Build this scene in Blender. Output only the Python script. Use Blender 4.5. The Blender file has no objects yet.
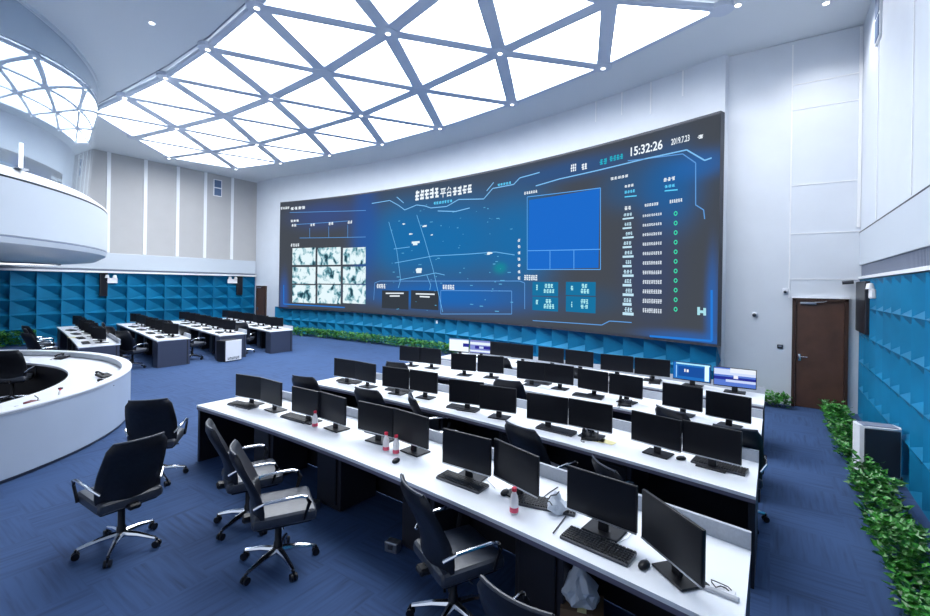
import bpy, bmesh, math, random
from mathutils import Vector, Matrix
random.seed(7)
R = math.radians
C = bpy.context.scene.collection
sc = bpy.context.scene
# ------------------------------------------------------------------ camera
F, PSI, ROLL, H, CY = 450.0, R(34.5), R(0.9), 2.4, 285.0
FW = Vector((-math.sin(PSI), math.cos(PSI), 0)); R0 = Vector((math.cos(PSI), math.sin(PSI), 0)); U0 = Vector((0, 0, 1))
RT = R0*math.cos(ROLL)+U0*math.sin(ROLL); UP = -R0*math.sin(ROLL)+U0*math.cos(ROLL)
CAM = Vector((0, 0, H))
cd = bpy.data.cameras.new('camera'); cam = bpy.data.objects.new('camera', cd); C.objects.link(cam)
cam.matrix_world = Matrix(((RT.x, UP.x, -FW.x, 0), (RT.y, UP.y, -FW.y, 0), (RT.z, UP.z, -FW.z, H), (0, 0, 0, 1)))
cd.sensor_width = 36; cd.sensor_fit = 'HORIZONTAL'; cd.lens = 36*F/930; cd.shift_y = -(308-CY)/930
cd.clip_start = .05; cd.clip_end = 200
sc.camera = cam
# ------------------------------------------------------------------ world, lamps, exposure
w = bpy.data.worlds.new('world'); sc.world = w; w.use_nodes = True
w.node_tree.nodes['Background'].inputs[0].default_value = (.72, .82, 1, 1)
w.node_tree.nodes['Background'].inputs[1].default_value = .9
sc.view_settings.view_transform = 'Standard'; sc.view_settings.look = 'None'
sc.view_settings.exposure = 0.0; sc.view_settings.gamma = 1.0; sc.view_settings.use_curve_mapping = False
SKY = 9.8            # strength of the luminous ceiling panels

def ray(px, py): return FW+RT*((px-465)/F)+UP*((CY-py)/F)
def at(px, py, z=0.0):
    d = ray(px, py); return CAM+d*((z-H)/d.z)
def aty(px, py, Y):
    d = ray(px, py); return CAM+d*(Y/d.y)
def atx(px, py, X):
    d = ray(px, py); return CAM+d*(X/d.x)

# ------------------------------------------------------------------ materials
def mat(name, col, rough=.5, metal=0., emit=None, es=1., noise=0., nscale=8., bump=0., spec=.5, coat=0., trans=0., vcol=None):
    m = bpy.data.materials.new(name); m.use_nodes = True; nt = m.node_tree; b = nt.nodes['Principled BSDF']
    b.inputs['Base Color'].default_value = (*col, 1); b.inputs['Roughness'].default_value = rough
    b.inputs['Metallic'].default_value = metal; b.inputs['Specular IOR Level'].default_value = spec
    b.inputs['Coat Weight'].default_value = coat; b.inputs['Transmission Weight'].default_value = trans
    if emit: b.inputs['Emission Color'].default_value = (*emit, 1); b.inputs['Emission Strength'].default_value = es
    if noise or bump:
        tc = nt.nodes.new('ShaderNodeTexCoord'); n = nt.nodes.new('ShaderNodeTexNoise')
        n.inputs['Scale'].default_value = nscale; n.inputs['Detail'].default_value = 4
        nt.links.new(tc.outputs['Object'], n.inputs['Vector'])
        if noise:
            r = nt.nodes.new('ShaderNodeValToRGB'); r.color_ramp.elements[0].position = .3; r.color_ramp.elements[1].position = .7
            r.color_ramp.elements[0].color = (*[c*(1-noise) for c in col], 1); r.color_ramp.elements[1].color = (*[min(1, c*(1+noise)) for c in col], 1)
            nt.links.new(n.outputs['Fac'], r.inputs['Fac']); nt.links.new(r.outputs['Color'], b.inputs['Base Color'])
        if bump:
            bp = nt.nodes.new('ShaderNodeBump'); bp.inputs['Strength'].default_value = bump; bp.inputs['Distance'].default_value = .01
            nt.links.new(n.outputs['Fac'], bp.inputs['Height']); nt.links.new(bp.outputs['Normal'], b.inputs['Normal'])
    return m
M = dict(
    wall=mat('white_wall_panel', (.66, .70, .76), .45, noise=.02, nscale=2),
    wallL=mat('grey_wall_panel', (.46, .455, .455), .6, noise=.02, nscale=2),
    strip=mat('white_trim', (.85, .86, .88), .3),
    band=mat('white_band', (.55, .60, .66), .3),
    ceil=mat('ceiling_paint', (.73, .765, .80), .6),
    rib=mat('ceiling_rib', (.62, .67, .77), .5),
    light=mat('luminous_panel', (1, 1, 1), .5, emit=(.93, .965, 1), es=SKY),
    lamp=mat('lamp_light', (1, 1, 1), .5, emit=(1, 1, 1), es=6),
    grille=mat('grey_grille', (.22, .25, .33), .5),
    dark=mat('dark_line', (.03, .035, .05), .5),
    teal=mat('blue_wall_panel', (.004, .155, .31), .5, noise=.22, nscale=1.1, spec=.25),
    wood=mat('brown_door_wood', (.085, .040, .026), .45, noise=.25, nscale=3),
    frame=mat('brown_frame', (.045, .02, .013), .5),
    chrome=mat('chrome', (.80, .82, .86), .12, 1.),
    leather=mat('black_leather', (.0085, .010, .016), .42, noise=.25, nscale=30, bump=.15, spec=.4),
    leatherg=mat('grey_leather', (.035, .042, .06), .36, noise=.15, nscale=30, bump=.12),
    plastic=mat('black_plastic', (.005, .006, .010), .42, spec=.35),
    screen=mat('dark_monitor_glass', (.006, .007, .011), .32, spec=.3),
    key=mat('black_keys', (.015, .016, .02), .45),
    kbody=mat('keyboard_body', (.05, .055, .07), .35),
    desk=mat('white_worktop', (.84, .87, .92), .28, noise=.015, nscale=3),
    edge=mat('violet_grey_edge', (.14, .135, .2), .4),
    under=mat('black_desk_panel', (.012, .012, .017), .45),
    ped=mat('dark_pedestal', (.022, .022, .030), .4),
    slate=mat('slate_desk_end', (.045, .056, .095), .4),
    lowscr=mat('grey_desk_screen', (.44, .47, .53), .5, noise=.06, nscale=60),
    recep=mat('pale_counter', (.42, .49, .60), .4, noise=.03, nscale=1.5),
    steel=mat('brushed_steel', (.5, .52, .56), .3, .9),
    white=mat('white_plastic', (.8, .82, .86), .35),
    red=mat('red_cap', (.65, .02, .06), .4),
    pink=mat('red_label', (.75, .08, .15), .4),
    bottle=mat('milk_bottle', (.85, .82, .84), .25),
    yellow=mat('yellow_paper', (.80, .74, .38), .6),
    bag=mat('thin_white_bag', (.62, .68, .76), .35, noise=.08, nscale=14, bump=.5),
    card=mat('brown_cardboard', (.16, .10, .06), .7),
    leaf=mat('green_leaf', (.035, .19, .022), .32, noise=.6, nscale=9),
    stem=mat('green_stem', (.03, .10, .02), .6),
    cable=mat('black_cable', (.01, .01, .012), .5),
    wcable=mat('white_cable', (.7, .72, .76), .4),
    redbox=mat('maroon_folder', (.16, .015, .03), .5),
)
# carpet: short streaks in carpet tiles
def carpet():
    m = bpy.data.materials.new('blue_carpet'); m.use_nodes = True; nt = m.node_tree; b = nt.nodes['Principled BSDF']
    b.inputs['Roughness'].default_value = .8; b.inputs['Specular IOR Level'].default_value = .12
    tc = nt.nodes.new('ShaderNodeTexCoord')
    def nz(scale, rot, det=3):
        mp = nt.nodes.new('ShaderNodeMapping'); mp.inputs['Scale'].default_value = scale; mp.inputs['Rotation'].default_value = (0, 0, rot)
        n = nt.nodes.new('ShaderNodeTexNoise'); n.inputs['Scale'].default_value = 1; n.inputs['Detail'].default_value = det
        nt.links.new(tc.outputs['Object'], mp.inputs['Vector']); nt.links.new(mp.outputs['Vector'], n.inputs['Vector']); return n
    a = nz((26, 1.6, 1), .2); c = nz((1.6, 26, 1), .2); d = nz((.5, .5, 1), 0)
    ck = nt.nodes.new('ShaderNodeTexChecker'); ck.inputs['Scale'].default_value = 1.6
    nt.links.new(tc.outputs['Object'], ck.inputs['Vector'])
    mx = nt.nodes.new('ShaderNodeMix'); mx.data_type = 'FLOAT'
    nt.links.new(ck.outputs['Fac'], mx.inputs['Factor']); nt.links.new(a.outputs['Fac'], mx.inputs[2]); nt.links.new(c.outputs['Fac'], mx.inputs[3])
    ad = nt.nodes.new('ShaderNodeMath'); ad.operation = 'MULTIPLY_ADD'; ad.inputs[1].default_value = .45
    nt.links.new(d.outputs['Fac'], ad.inputs[0]); nt.links.new(mx.outputs[0], ad.inputs[2])
    r = nt.nodes.new('ShaderNodeValToRGB'); e = r.color_ramp.elements
    e[0].position = .50; e[0].color = (.032, .057, .128, 1); e[1].position = .80; e[1].color = (.045, .086, .195, 1)
    el = r.color_ramp.elements.new(.63); el.color = (.039, .073, .165, 1)
    nt.links.new(ad.outputs[0], r.inputs['Fac']); nt.links.new(r.outputs['Color'], b.inputs['Base Color'])
    return m
M['carpet'] = carpet()
def glassmat():
    m = bpy.data.materials.new('curved_balcony_glass'); m.use_nodes = True; nt = m.node_tree; b = nt.nodes['Principled BSDF']
    b.inputs['Base Color'].default_value = (.52, .60, .68, 1); b.inputs['Roughness'].default_value = .04
    b.inputs['Metallic'].default_value = .72; b.inputs['Coat Weight'].default_value = .5; b.inputs['Coat Roughness'].default_value = .02
    return m
M['glass'] = glassmat()
def vmat(name, strength):
    m = bpy.data.materials.new(name); m.use_nodes = True; nt = m.node_tree; b = nt.nodes['Principled BSDF']
    b.inputs['Base Color'].default_value = (0.002, .002, .002, 1); b.inputs['Roughness'].default_value = 1; b.inputs['Specular IOR Level'].default_value = 0
    a = nt.nodes.new('ShaderNodeVertexColor'); a.layer_name = 'Col'
    nt.links.new(a.outputs['Color'], b.inputs['Emission Color']); b.inputs['Emission Strength'].default_value = strength
    return m
M['vdisp'] = vmat('display_picture', 1.0)
_em = {}
def em(col, s=1.0):
    k = (tuple(round(c, 3) for c in col), s)
    if k not in _em: _em[k] = mat('glowing_graphic', (.002, .002, .002), .6, emit=col, es=s, spec=0)
    return _em[k]
def video():
    m = bpy.data.materials.new('camera_feed'); m.use_nodes = True; nt = m.node_tree; b = nt.nodes['Principled BSDF']
    tc = nt.nodes.new('ShaderNodeTexCoord'); n = nt.nodes.new('ShaderNodeTexNoise'); n.inputs['Scale'].default_value = 3.0; n.inputs['Detail'].default_value = 4
    n.inputs['Distortion'].default_value = .5
    r = nt.nodes.new('ShaderNodeValToRGB'); e = r.color_ramp.elements
    e[0].position = .35; e[0].color = (.02, .06, .09, 1); e[1].position = .52; e[1].color = (.80, .95, 1, 1)
    x = r.color_ramp.elements.new(.42); x.color = (.18, .42, .5, 1)
    nt.links.new(tc.outputs['Object'], n.inputs['Vector']); nt.links.new(n.outputs['Fac'], r.inputs['Fac'])
    nt.links.new(r.outputs['Color'], b.inputs['Emission Color']); b.inputs['Emission Strength'].default_value = 1
    b.inputs['Base Color'].default_value = (0, 0, 0, 1); b.inputs['Specular IOR Level'].default_value = 0
    return m
M['video'] = video()

# ------------------------------------------------------------------ helpers
def link(o): C.objects.link(o); return o
def thing(name, label, cat, loc=(0, 0, 0), rz=0., group=None):
    o = link(bpy.data.objects.new(name, None)); o.location = loc; o.rotation_euler = (0, 0, rz); o.empty_display_size = .1
    o['label'] = label; o['category'] = cat
    if group: o['group'] = group
    return o
def tag(o, label, cat, group=None, kind=None):
    o['label'] = label; o['category'] = cat
    if group: o['group'] = group
    if kind: o['kind'] = kind
    return o
class B:
    def __init__(s): s.bm = bmesh.new()
    def box(s, c, d, rz=0., rx=0., bev=0., seg=2, ry=0.):
        r = bmesh.ops.create_cube(s.bm, size=1)['verts']
        bmesh.ops.scale(s.bm, vec=d, verts=r)
        if bev:
            ed = list({e for v in r for e in v.link_edges})
            res = bmesh.ops.bevel(s.bm, geom=ed, offset=bev, segments=seg, affect='EDGES', profile=.6)
            r = list({v for f in res['faces'] for v in f.verts} | {v for v in r if v.is_valid})
        m = Matrix.Translation(c) @ Matrix.Rotation(rz, 4, 'Z') @ Matrix.Rotation(ry, 4, 'Y') @ Matrix.Rotation(rx, 4, 'X')
        bmesh.ops.transform(s.bm, matrix=m, verts=r); return s
    def tube(s, pts, r, n=8, cap=True, flat=1.):
        P = [Vector(p) for p in pts]; rings = []; rr = r if isinstance(r, (list, tuple)) else [r]*len(P)
        for i, p in enumerate(P):
            t = (P[min(i+1, len(P)-1)]-P[max(i-1, 0)]).normalized()
            a = t.cross(Vector((0, 0, 1))); a = Vector((1, 0, 0)) if a.length < 1e-3 else a.normalized(); b = t.cross(a).normalized()
            rings.append([s.bm.verts.new(p+(a*math.cos(2*math.pi*k/n)+b*math.sin(2*math.pi*k/n)*flat)*rr[i]) for k in range(n)])
        for u, v in zip(rings, rings[1:]):
            for k in range(n): s.bm.faces.new((u[k], u[(k+1) % n], v[(k+1) % n], v[k]))
        if cap: s.bm.faces.new(rings[0][::-1]); s.bm.faces.new(rings[-1])
        return s
    def lathe(s, prof, c=(0, 0, 0), n=16, a0=0., a1=2*math.pi, closed=False):
        full = abs(a1-a0-2*math.pi) < 1e-6; m = n if full else n+1; rings = []
        for (r, z) in prof:
            rings.append([s.bm.verts.new((c[0]+r*math.cos(a0+(a1-a0)*k/n), c[1]+r*math.sin(a0+(a1-a0)*k/n), c[2]+z)) for k in range(m)])
        pr = list(zip(rings, rings[1:]))
        if closed: pr.append((rings[-1], rings[0]))
        for u, v in pr:
            for k in range(m if full else m-1): s.bm.faces.new((u[k], u[(k+1) % m], v[(k+1) % m], v[k]))
        if closed and not full:
            s.bm.faces.new([q[0] for q in rings]); s.bm.faces.new([q[-1] for q in rings][::-1])
        elif full and not closed:
            if prof[0][0] > 1e-4: s.bm.faces.new(rings[0][::-1])
            if prof[-1][0] > 1e-4: s.bm.faces.new(rings[-1])
        return s
    def prism(s, poly, z0, z1):
        a = [s.bm.verts.new((p[0], p[1], z0)) for p in poly]; b = [s.bm.verts.new((p[0], p[1], z1)) for p in poly]
        n = len(poly); s.bm.faces.new(a[::-1]); s.bm.faces.new(b)
        for k in range(n): s.bm.faces.new((a[k], a[(k+1) % n], b[(k+1) % n], b[k]))
        return s
    def ribbon(s, path, o0, o1, z0, z1, straight=False):   # closed solid along a 2-D path, offset along its left normal
        nrm = []
        for i in range(len(path)):
            t = Vector(path[min(i+1, len(path)-1)])-Vector(path[max(i-1, 0)]); t.normalize(); nrm.append(Vector((0, 1)) if straight else Vector((-t.y, t.x)))
        rings = []
        for p, q in zip(path, nrm):
            p = Vector(p); a = p+q*o0; b = p+q*o1
            rings.append([s.bm.verts.new((a.x, a.y, z0)), s.bm.verts.new((b.x, b.y, z0)), s.bm.verts.new((b.x, b.y, z1)), s.bm.verts.new((a.x, a.y, z1))])
        for u, v in zip(rings, rings[1:]):
            for k in range(4): s.bm.faces.new((u[k], u[(k+1) % 4], v[(k+1) % 4], v[k]))
        s.bm.faces.new(rings[0][::-1]); s.bm.faces.new(rings[-1]); return s
    def sphere(s, c, r, sc=(1, 1, 1), n=12):
        v = bmesh.ops.create_uvsphere(s.bm, u_segments=n, v_segments=max(6, n*2//3), radius=r)['verts']
        bmesh.ops.transform(s.bm, matrix=Matrix.Translation(c) @ Matrix.Diagonal((*sc, 1)), verts=v); return s
    def quad(s, *p): s.bm.faces.new([s.bm.verts.new(q) for q in p]); return s
    def build(s, name, m, parent=None, smooth=True, angle=35, loc=None, recalc=True):
        if recalc: bmesh.ops.recalc_face_normals(s.bm, faces=s.bm.faces)
        me = bpy.data.meshes.new(name); s.bm.to_mesh(me); s.bm.free(); me.materials.append(M[m] if isinstance(m, str) else m)
        if smooth:
            for p in me.polygons: p.use_smooth = True
            try: me.set_sharp_from_angle(angle=R(angle))
            except Exception: pass
        o = link(bpy.data.objects.new(name, me)); o.parent = parent
        if loc: o.location = loc
        return o
def structure(name, b, m, **k):
    o = b.build(name, m, **k); o['kind'] = 'structure'; return o
def copy_tree(o, parent=None):
    c = o.copy(); C.objects.link(c); c.parent = parent
    for ch in list(o.children): copy_tree(ch, c)
    return c
def dup(o, loc, rz, label, group=None, scale=None):
    c = copy_tree(o); c.location = loc; c.rotation_euler = (0, 0, rz); c['label'] = label
    if group: c['group'] = group
    if scale: c.scale = scale
    return c
ORD = ['first', 'second', 'third', 'fourth', 'fifth', 'sixth', 'seventh', 'eighth', 'ninth', 'tenth', 'eleventh', 'twelfth', 'thirteenth', 'fourteenth']

# ------------------------------------------------------------------ room shell
CZ = 7.6; XL, XR, YE = -22.3, 1.37, 11.6
A0, A1 = Vector((-20.2, 13.15)), Vector((-.95, 11.45))
SA, SB = Vector((-19.75, 12.85)), Vector((-1.0, 11.12))
def arc(a, b, sag, n):
    c = (b-a).length; r = c*c/(8*sag)+sag/2; mid = (a+b)/2; d = (b-a).normalized(); up = Vector((-d.y, d.x)); o = mid-up*(r-sag)
    t0 = math.atan2(a.y-o.y, a.x-o.x); t1 = math.atan2(b.y-o.y, b.x-o.x)
    return [(o.x+r*math.cos(t0+(t1-t0)*k/n), o.y+r*math.sin(t0+(t1-t0)*k/n)) for k in range(n+1)], o, r, t0, t1
SAG = 1.2
wallarc = arc(A0, A1, SAG, 60)[0]
spts, SO, SR, ST0, ST1 = arc(SA, SB, SAG, 60)

structure('floor', B().box((-11.3, 4, -.05), (27, 22, .1)), 'carpet', smooth=False)
structure('ceiling', B().box((-11.3, 4, CZ+.06), (27, 22, .1)), 'ceil', smooth=False)
structure('wall_end', B().ribbon([(XL, 13.15), (A0.x, 13.15)]+wallarc[1:], 0, .2, 0, CZ+.01), 'wall', angle=20)
structure('wall_door', B().box(((XR-.95)/2+.2, YE+.1, CZ/2), (XR+.95+.42, .2, CZ)), 'wall', smooth=False)
structure('wall_right', B().box((XR+.3, 3.0, 1.79), (.2, 17.5, 3.58)).box((XR+.2, 3.0, (CZ+3.54)/2), (.4, 17.5, CZ-3.54)), 'wall', smooth=False)
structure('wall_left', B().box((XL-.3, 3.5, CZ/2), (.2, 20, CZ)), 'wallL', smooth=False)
# side ledges (white bands) with grey louvre below, over the blue panelling
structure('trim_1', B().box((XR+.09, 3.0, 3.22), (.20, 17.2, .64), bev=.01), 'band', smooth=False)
structure('trim_2', B().box((XR+.09, 3.0, 2.66), (.22, 17.2, .05)), 'strip', smooth=False)
structure('trim_3', B().box((XR+.05, 3.0, 3.545), (.125, 17.2, .02)), 'dark', smooth=False)
g = B()
for k in range(0, 170): g.box((XR+.04, 11.5-k*.06, 2.79), (.05, .03, .22))
g.box((XR+.06, 6.5, 2.79), (.02, 10.2, .22))
structure('trim_4', g, 'grille', smooth=False)
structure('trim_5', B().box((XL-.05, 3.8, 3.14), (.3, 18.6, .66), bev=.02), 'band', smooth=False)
structure('trim_6', B().box((XL+.02, 3.8, 2.70), (.34, 18.6, .07)), 'strip', smooth=False)
structure('trim_7', B().box((XL-.08, 3.8, 2.77), (.2, 18.6, .08)), 'grille', smooth=False)
# vertical white strips on the left wall and joints on the door wall
n = 8
for x in (108, 145, 177.5, 205, 232):
    p = atx(x, 215, XL-.2)
    structure('trim_%d' % n, B().box((XL-.19, p.y, (3.5+CZ)/2), (.05, .13, CZ-3.5)), 'strip', smooth=False); n += 1
for x, y0, y1 in ((793, 45, 298), (722, 59, 112)):
    a = aty(x, y0, YE); b = aty(x, y1, YE)
    structure('trim_%d' % n, B().box((a.x, YE-.006, (a.z+b.z)/2), (.025, .012, abs(a.z-b.z))), 'strip', smooth=False); n += 1
for y in (86, 111, 186, 234, 279):
    a = aty(790, y, YE)
    structure('trim_%d' % n, B().box(((.25+XR)/2, YE-.005, a.z), (XR-.25, .010, .018)), 'strip', smooth=False); n += 1
structure('trim_%d' % n, B().box((XR-.03, YE-.03, 5.6), (.05, .05, 3.9)), 'strip', smooth=False); n += 1
def on_arc(px, py, pts):          # hit of a pixel ray with an upright curved wall
    d = ray(px, py); best = None
    for p, q in zip(pts, pts[1:]):
        ex, ey = q[0]-p[0], q[1]-p[1]; den = d.x*ey-d.y*ex
        if abs(den) < 1e-9: continue
        t = (p[0]*ey-p[1]*ex)/den; s = (p[0]*d.y-p[1]*d.x)/den
        if t > 0 and -1e-6 <= s <= 1+1e-6: return Vector((d.x*t, d.y*t, H+d.z*t))
for x, y0, y1 in ((683, 74, 96), (651, 86, 114), (622, 97, 115), (596, 107, 122)):
    a = on_arc(x, y0, wallarc); b = on_arc(x, y1, wallarc)
    structure('trim_%d' % n, B().box((a.x, a.y-.01, (CZ+b.z)/2), (.03, .02, CZ-b.z), rz=-.3), 'strip', smooth=False); n += 1
for y in (7.6, 9.9):              # upright joints on the right wall
    structure('trim_%d' % n, B().box((XR-.006, y, 5.58), (.012, .03, 4.0)), 'strip', smooth=False); n += 1

# ------------------------------------------------------------------ luminous ceiling
N = {(0, 0): (-17.29, 4.84), (0, 1): (-19.1, 6.57), (0, 2): (-20.9, 8.44),
     (1, 0): (-15.07, 4.95), (1, 1): (-16.59, 6.92), (1, 2): (-18.46, 8.95), (1, 3): (-20.22, 10.91),
     (2, 0): (-12.71, 5.03), (2, 1): (-14.09, 7.23), (2, 2): (-15.89, 9.35), (2, 3): (-17.52, 11.38),
     (3, 0): (-10.34, 4.91), (3, 1): (-11.62, 7.22), (3, 2): (-13.07, 9.46), (3, 3): (-14.72, 11.71),
     (4, 0): (-8.0, 4.66), (4, 1): (-9.09, 7.03), (4, 2): (-10.42, 9.44), (4, 3): (-11.9, 11.81),
     (5, 0): (-5.7, 4.2), (5, 1): (-6.55, 6.62), (5, 2): (-7.75, 9.04), (5, 3): (-9.07, 11.61),
     (6, 0): (-3.5, 3.5), (7, 0): (-1.4, 2.6), (7, 1): (-1.7, 5.3), (8, 1): (.6, 4.6), (6, 1): (-4.0, 5.95), (6, 2): (-5.03, 8.53), (6, 3): (-6.14, 11.13),  # leading nodes carry unseen panels, added to brighten the room's right side
     (7, 2): (-2.49, 8.05), (7, 3): (-3.35, 10.41), (8, 3): (-.86, 9.42)}
sky = thing('skylight', 'luminous triangulated ceiling of white panels between blue-grey ribs', 'ceiling light', (-11, 8, CZ))
off = Vector((11, -8, -CZ))
tri = []
for (k, r) in N:
    for t in (((k, r), (k+1, r), (k+1, r+1)), ((k, r), (k, r+1), (k+1, r+1))):
        if all(q in N for q in t): tri.append(t)
    t = ((k, r), (k, r-1), (k+1, r))
for t in tri:
    P = [Vector(N[q]) for q in t]; c = sum(P, Vector((0, 0)))/3
    if (P[1]-P[0]).cross(P[2]-P[0]) < 0: P.reverse()
    P = [c+(p-c)*.985 for p in P]
    B().prism([(p.x, p.y) for p in P], CZ-.012, CZ+.005).build('luminous_panel', 'light', sky, smooth=False, loc=off)
edges = set()
for t in tri:
    for i in range(3): edges.add(tuple(sorted((t[i], t[(i+1) % 3]))))
cnt = {}
for t in tri:
    for i in range(3):
        e = tuple(sorted((t[i], t[(i+1) % 3]))); cnt[e] = cnt.get(e, 0)+1
for e in sorted(edges):
    a, b = Vector(N[e[0]]), Vector(N[e[1]]); d = (b-a); L = d.length; m = (a+b)/2
    thin = e[0][0] != e[1][0] and e[0][1] != e[1][1]
    wd = .27 if thin else .29
    if cnt[e] == 1: wd = .12
    fam = 2 if thin else (1 if e[0][0] == e[1][0] else 0); hh = .080+.003*fam
    B().box((m.x, m.y, CZ-.01-hh/2), (L, wd, hh), rz=math.atan2(d.y, d.x)).build('rib', 'rib', sky, smooth=False, loc=off)
for q in sorted(N):
    B().lathe([(.001, -.012), (.2, -.012), (.2, -.1), (.001, -.1)], (N[q][0], N[q][1], CZ), 18).build('rib_hub', 'rib', sky, smooth=False, loc=off)
dl = thing('downlight', 'small round downlight', 'ceiling spotlight', (0, 0, CZ-.075), group='downlights at the ceiling nodes')
B().lathe([(.02, 0), (.065, 0), (.065, -.012), (.045, -.018), (.02, -.018)], n=14).build('bezel', 'white', dl)
B().lathe([(0.0001, -.019), (.048, -.019), (.048, -.023), (.0001, -.023)], n=14).build('lens', 'lamp', dl)
spots = [((k, r), 'at rib node %s along the %s line of the luminous ceiling' % (ORD[k], ['near', 'second', 'third', 'far'][r])) for (k, r) in sorted(N) if (r in (0, 3) or (k+r) % 2 == 0) and (k, r) != (8, 3)]
first = True
for (q, txt) in spots:
    p = Vector(N[q])
    z = CZ-.098
    if first: dl.location = (p.x, p.y, z); dl['label'] = 'small round white downlight '+txt; first = False
    else: dup(dl, (p.x, p.y, z), 0, 'small round white downlight '+txt)
for i, (px, py) in enumerate(((152, 23), (738, 5), (826, 3))):
    p = at(px, py, CZ)
    ld = bpy.data.lights.new('downlight_beam', 'SPOT'); ld.energy = [50, 150, 150][i]; ld.spot_size = R(140); ld.spot_blend = .8; ld.shadow_soft_size = .08; lo = link(bpy.data.objects.new('downlight_beam', ld)); lo.location = (p.x, p.y, CZ-.05)
    dup(dl, (p.x, p.y, CZ+.01), 0, ['round downlight alone in the blue-grey soffit near the balcony', 'round downlight right of the last luminous triangle', 'rightmost round downlight, nearest the right-hand wall corner'][i])
# curved seam in the soffit beside the luminous ceiling
pp = [at(x, y, CZ) for x, y in ((93, 107), (133, 85), (167, 66), (209, 37), (247, 2))]
pp = [(p.x, p.y) for p in pp]; pp += [(pp[-1][0]+2.5, pp[-1][1]-.5), (pp[-1][0]+5, pp[-1][1]-1.3)]
structure('trim_%d' % n, B().ribbon(pp, -.012, .012, CZ-.004, CZ+.012), 'grille', smooth=False); n += 1

# ------------------------------------------------------------------ blue faceted panelling
def facets(b, fp, fn, ulen, z0, z1, nu, nz, dep, flip=False, hf=.42):
    """fp(s) -> point on the wall line, fn -> direction into the room; each cell leans back to one lower corner"""
    du = ulen/nu; dz = (z1-z0)/nz
    def P(s, z, d):
        p = fp(s); q = fn(s); return b.bm.verts.new((p[0]+q[0]*d, p[1]+q[1]*d, z))
    for j in range(nz):
        for i in range(nu):
            s0, s1 = i*du, (i+1)*du; a, c = z0+j*dz, z0+(j+1)*dz
            sx, ox = (s0, s1) if flip else (s1, s0); h = a+hf*dz
            L0 = P(ox, a, dep); S0 = P(sx, a, dep); S1 = P(sx, c, dep); L1 = P(ox, c, dep); ap_ = P(sx, h, .0)
            b.bm.faces.new((L0, S0, ap_)); b.bm.faces.new((L0, ap_, L1)); b.bm.faces.new((ap_, S1, L1)); b.bm.faces.new((S0, S1, ap_))
g = B(); facets(g, lambda s: (XR+.17, 11.58-s), lambda s: (-1, 0), 11.0, .0, 2.62, 19, 5, .17)
o = g.build('acoustic_panelling', 'teal', smooth=False, recalc=False); tag(o, 'blue faceted sawtooth wall panelling on the right-hand wall behind the plants', 'wall panelling')
g = B(); facets(g, lambda s: (XL-.2, 13.1-s), lambda s: (1, 0), 13.3, .0, 2.66, 19, 5, .24, flip=True, hf=.26)
o = g.build('acoustic_panelling', 'teal', smooth=False, recalc=False); tag(o, 'long blue faceted panelling on the far left wall behind the desks', 'wall panelling')
aw, AO, AR, AT0, AT1 = arc(A0, A1, SAG, 60)
def ap(s):
    t = AT0+(AT1-AT0)*s/((AT0-AT1)*AR); return (AO.x+(AR-.02)*math.cos(t), AO.y+(AR-.02)*math.sin(t))
def an(s):
    t = AT0+(AT1-AT0)*s/((AT0-AT1)*AR); return (-math.cos(t), -math.sin(t))
g = B(); facets(g, ap, an, (AT0-AT1)*AR, .0, 1.2, 34, 2, .22, hf=.36)
o = g.build('acoustic_panelling', 'teal', smooth=False, recalc=False); tag(o, 'low blue faceted panelling curving beneath the giant display', 'wall panelling')

# ------------------------------------------------------------------ doors
def make_door(name, x0, x1, y, h, label, ny=-1):
    cx = (x0+x1)/2; wd = x1-x0
    o = thing(name, label, 'door', (cx, y, 0)); o['kind'] = 'structure'
    f = B(); f.box((-wd/2+.03, -.03, h/2), (.06, .10, h)); f.box((wd/2-.03, -.03, h/2), (.06, .10, h)); f.box((0, -.03, h-.03), (wd, .10, .06))
    f.build('door_frame', 'frame', o, smooth=False)
    lf = B().box((0, -.02, (h-.06)/2+.004), (wd-.13, .05, h-.07)).build('door_leaf', 'wood', o, smooth=False)
    hd = B(); hd.box((-wd/2+.13, -.055, 1.02), (.045, .015, .14), bev=.005); hd.tube([(-wd/2+.13, -.06, 1.04), (-wd/2+.13, -.10, 1.04), (-wd/2+.26, -.10, 1.04)], .011)
    hd.build('handle', 'chrome', lf)
    cl = B().box((-wd/2+.26, -.07, h-.10), (.26, .045, .045), bev=.006); cl.tube([(-wd/2+.36, -.09, h-.08), (-wd/2+.5, -.11, h-.07), (-wd/2+.56, -.07, h-.05)], .008)
    cl.build('door_closer', 'steel', lf)
    B().box((0, -.035, h+.012), (wd+.02, .11, .024)).build('door_head_trim', 'strip', o, smooth=False)
    return o
make_door('door_1', .315, 1.21, YE, 2.24, 'brown wooden door beside the giant display')
make_door('door_2', -22.1, -21.25, 13.15, 2.2, 'small far brown door left of the display wall')

# ------------------------------------------------------------------ giant curved display
disp = thing('video_wall', 'giant curved control room display glowing with blue maps and lists', 'display', (-10, 13, 0))
doff = Vector((10, -13, 0))
SZ0, SZ1 = 1.2, 6.2; SL = (ST0-ST1)*SR
def sp(u, z, d=0.):
    t = ST0+(ST1-ST0)*u; return (SO.x+(SR-d)*math.cos(t), SO.y+(SR-d)*math.sin(t), z)
def uz(px, py):
    p = on_arc(px, py, spts); t = math.atan2(p.y-SO.y, p.x-SO.x); return (t-ST0)/(ST1-ST0), p.z
def sgrid(b, u0, z0, u1, z1, d):
    k = max(1, int(abs(u1-u0)*60)); 
    lo = [b.bm.verts.new(sp(u0+(u1-u0)*i/k, z0, d)) for i in range(k+1)]; hi = [b.bm.verts.new(sp(u0+(u1-u0)*i/k, z1, d)) for i in range(k+1)]
    for i in range(k): b.bm.faces.new((lo[i], lo[i+1], hi[i+1], hi[i]))
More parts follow.
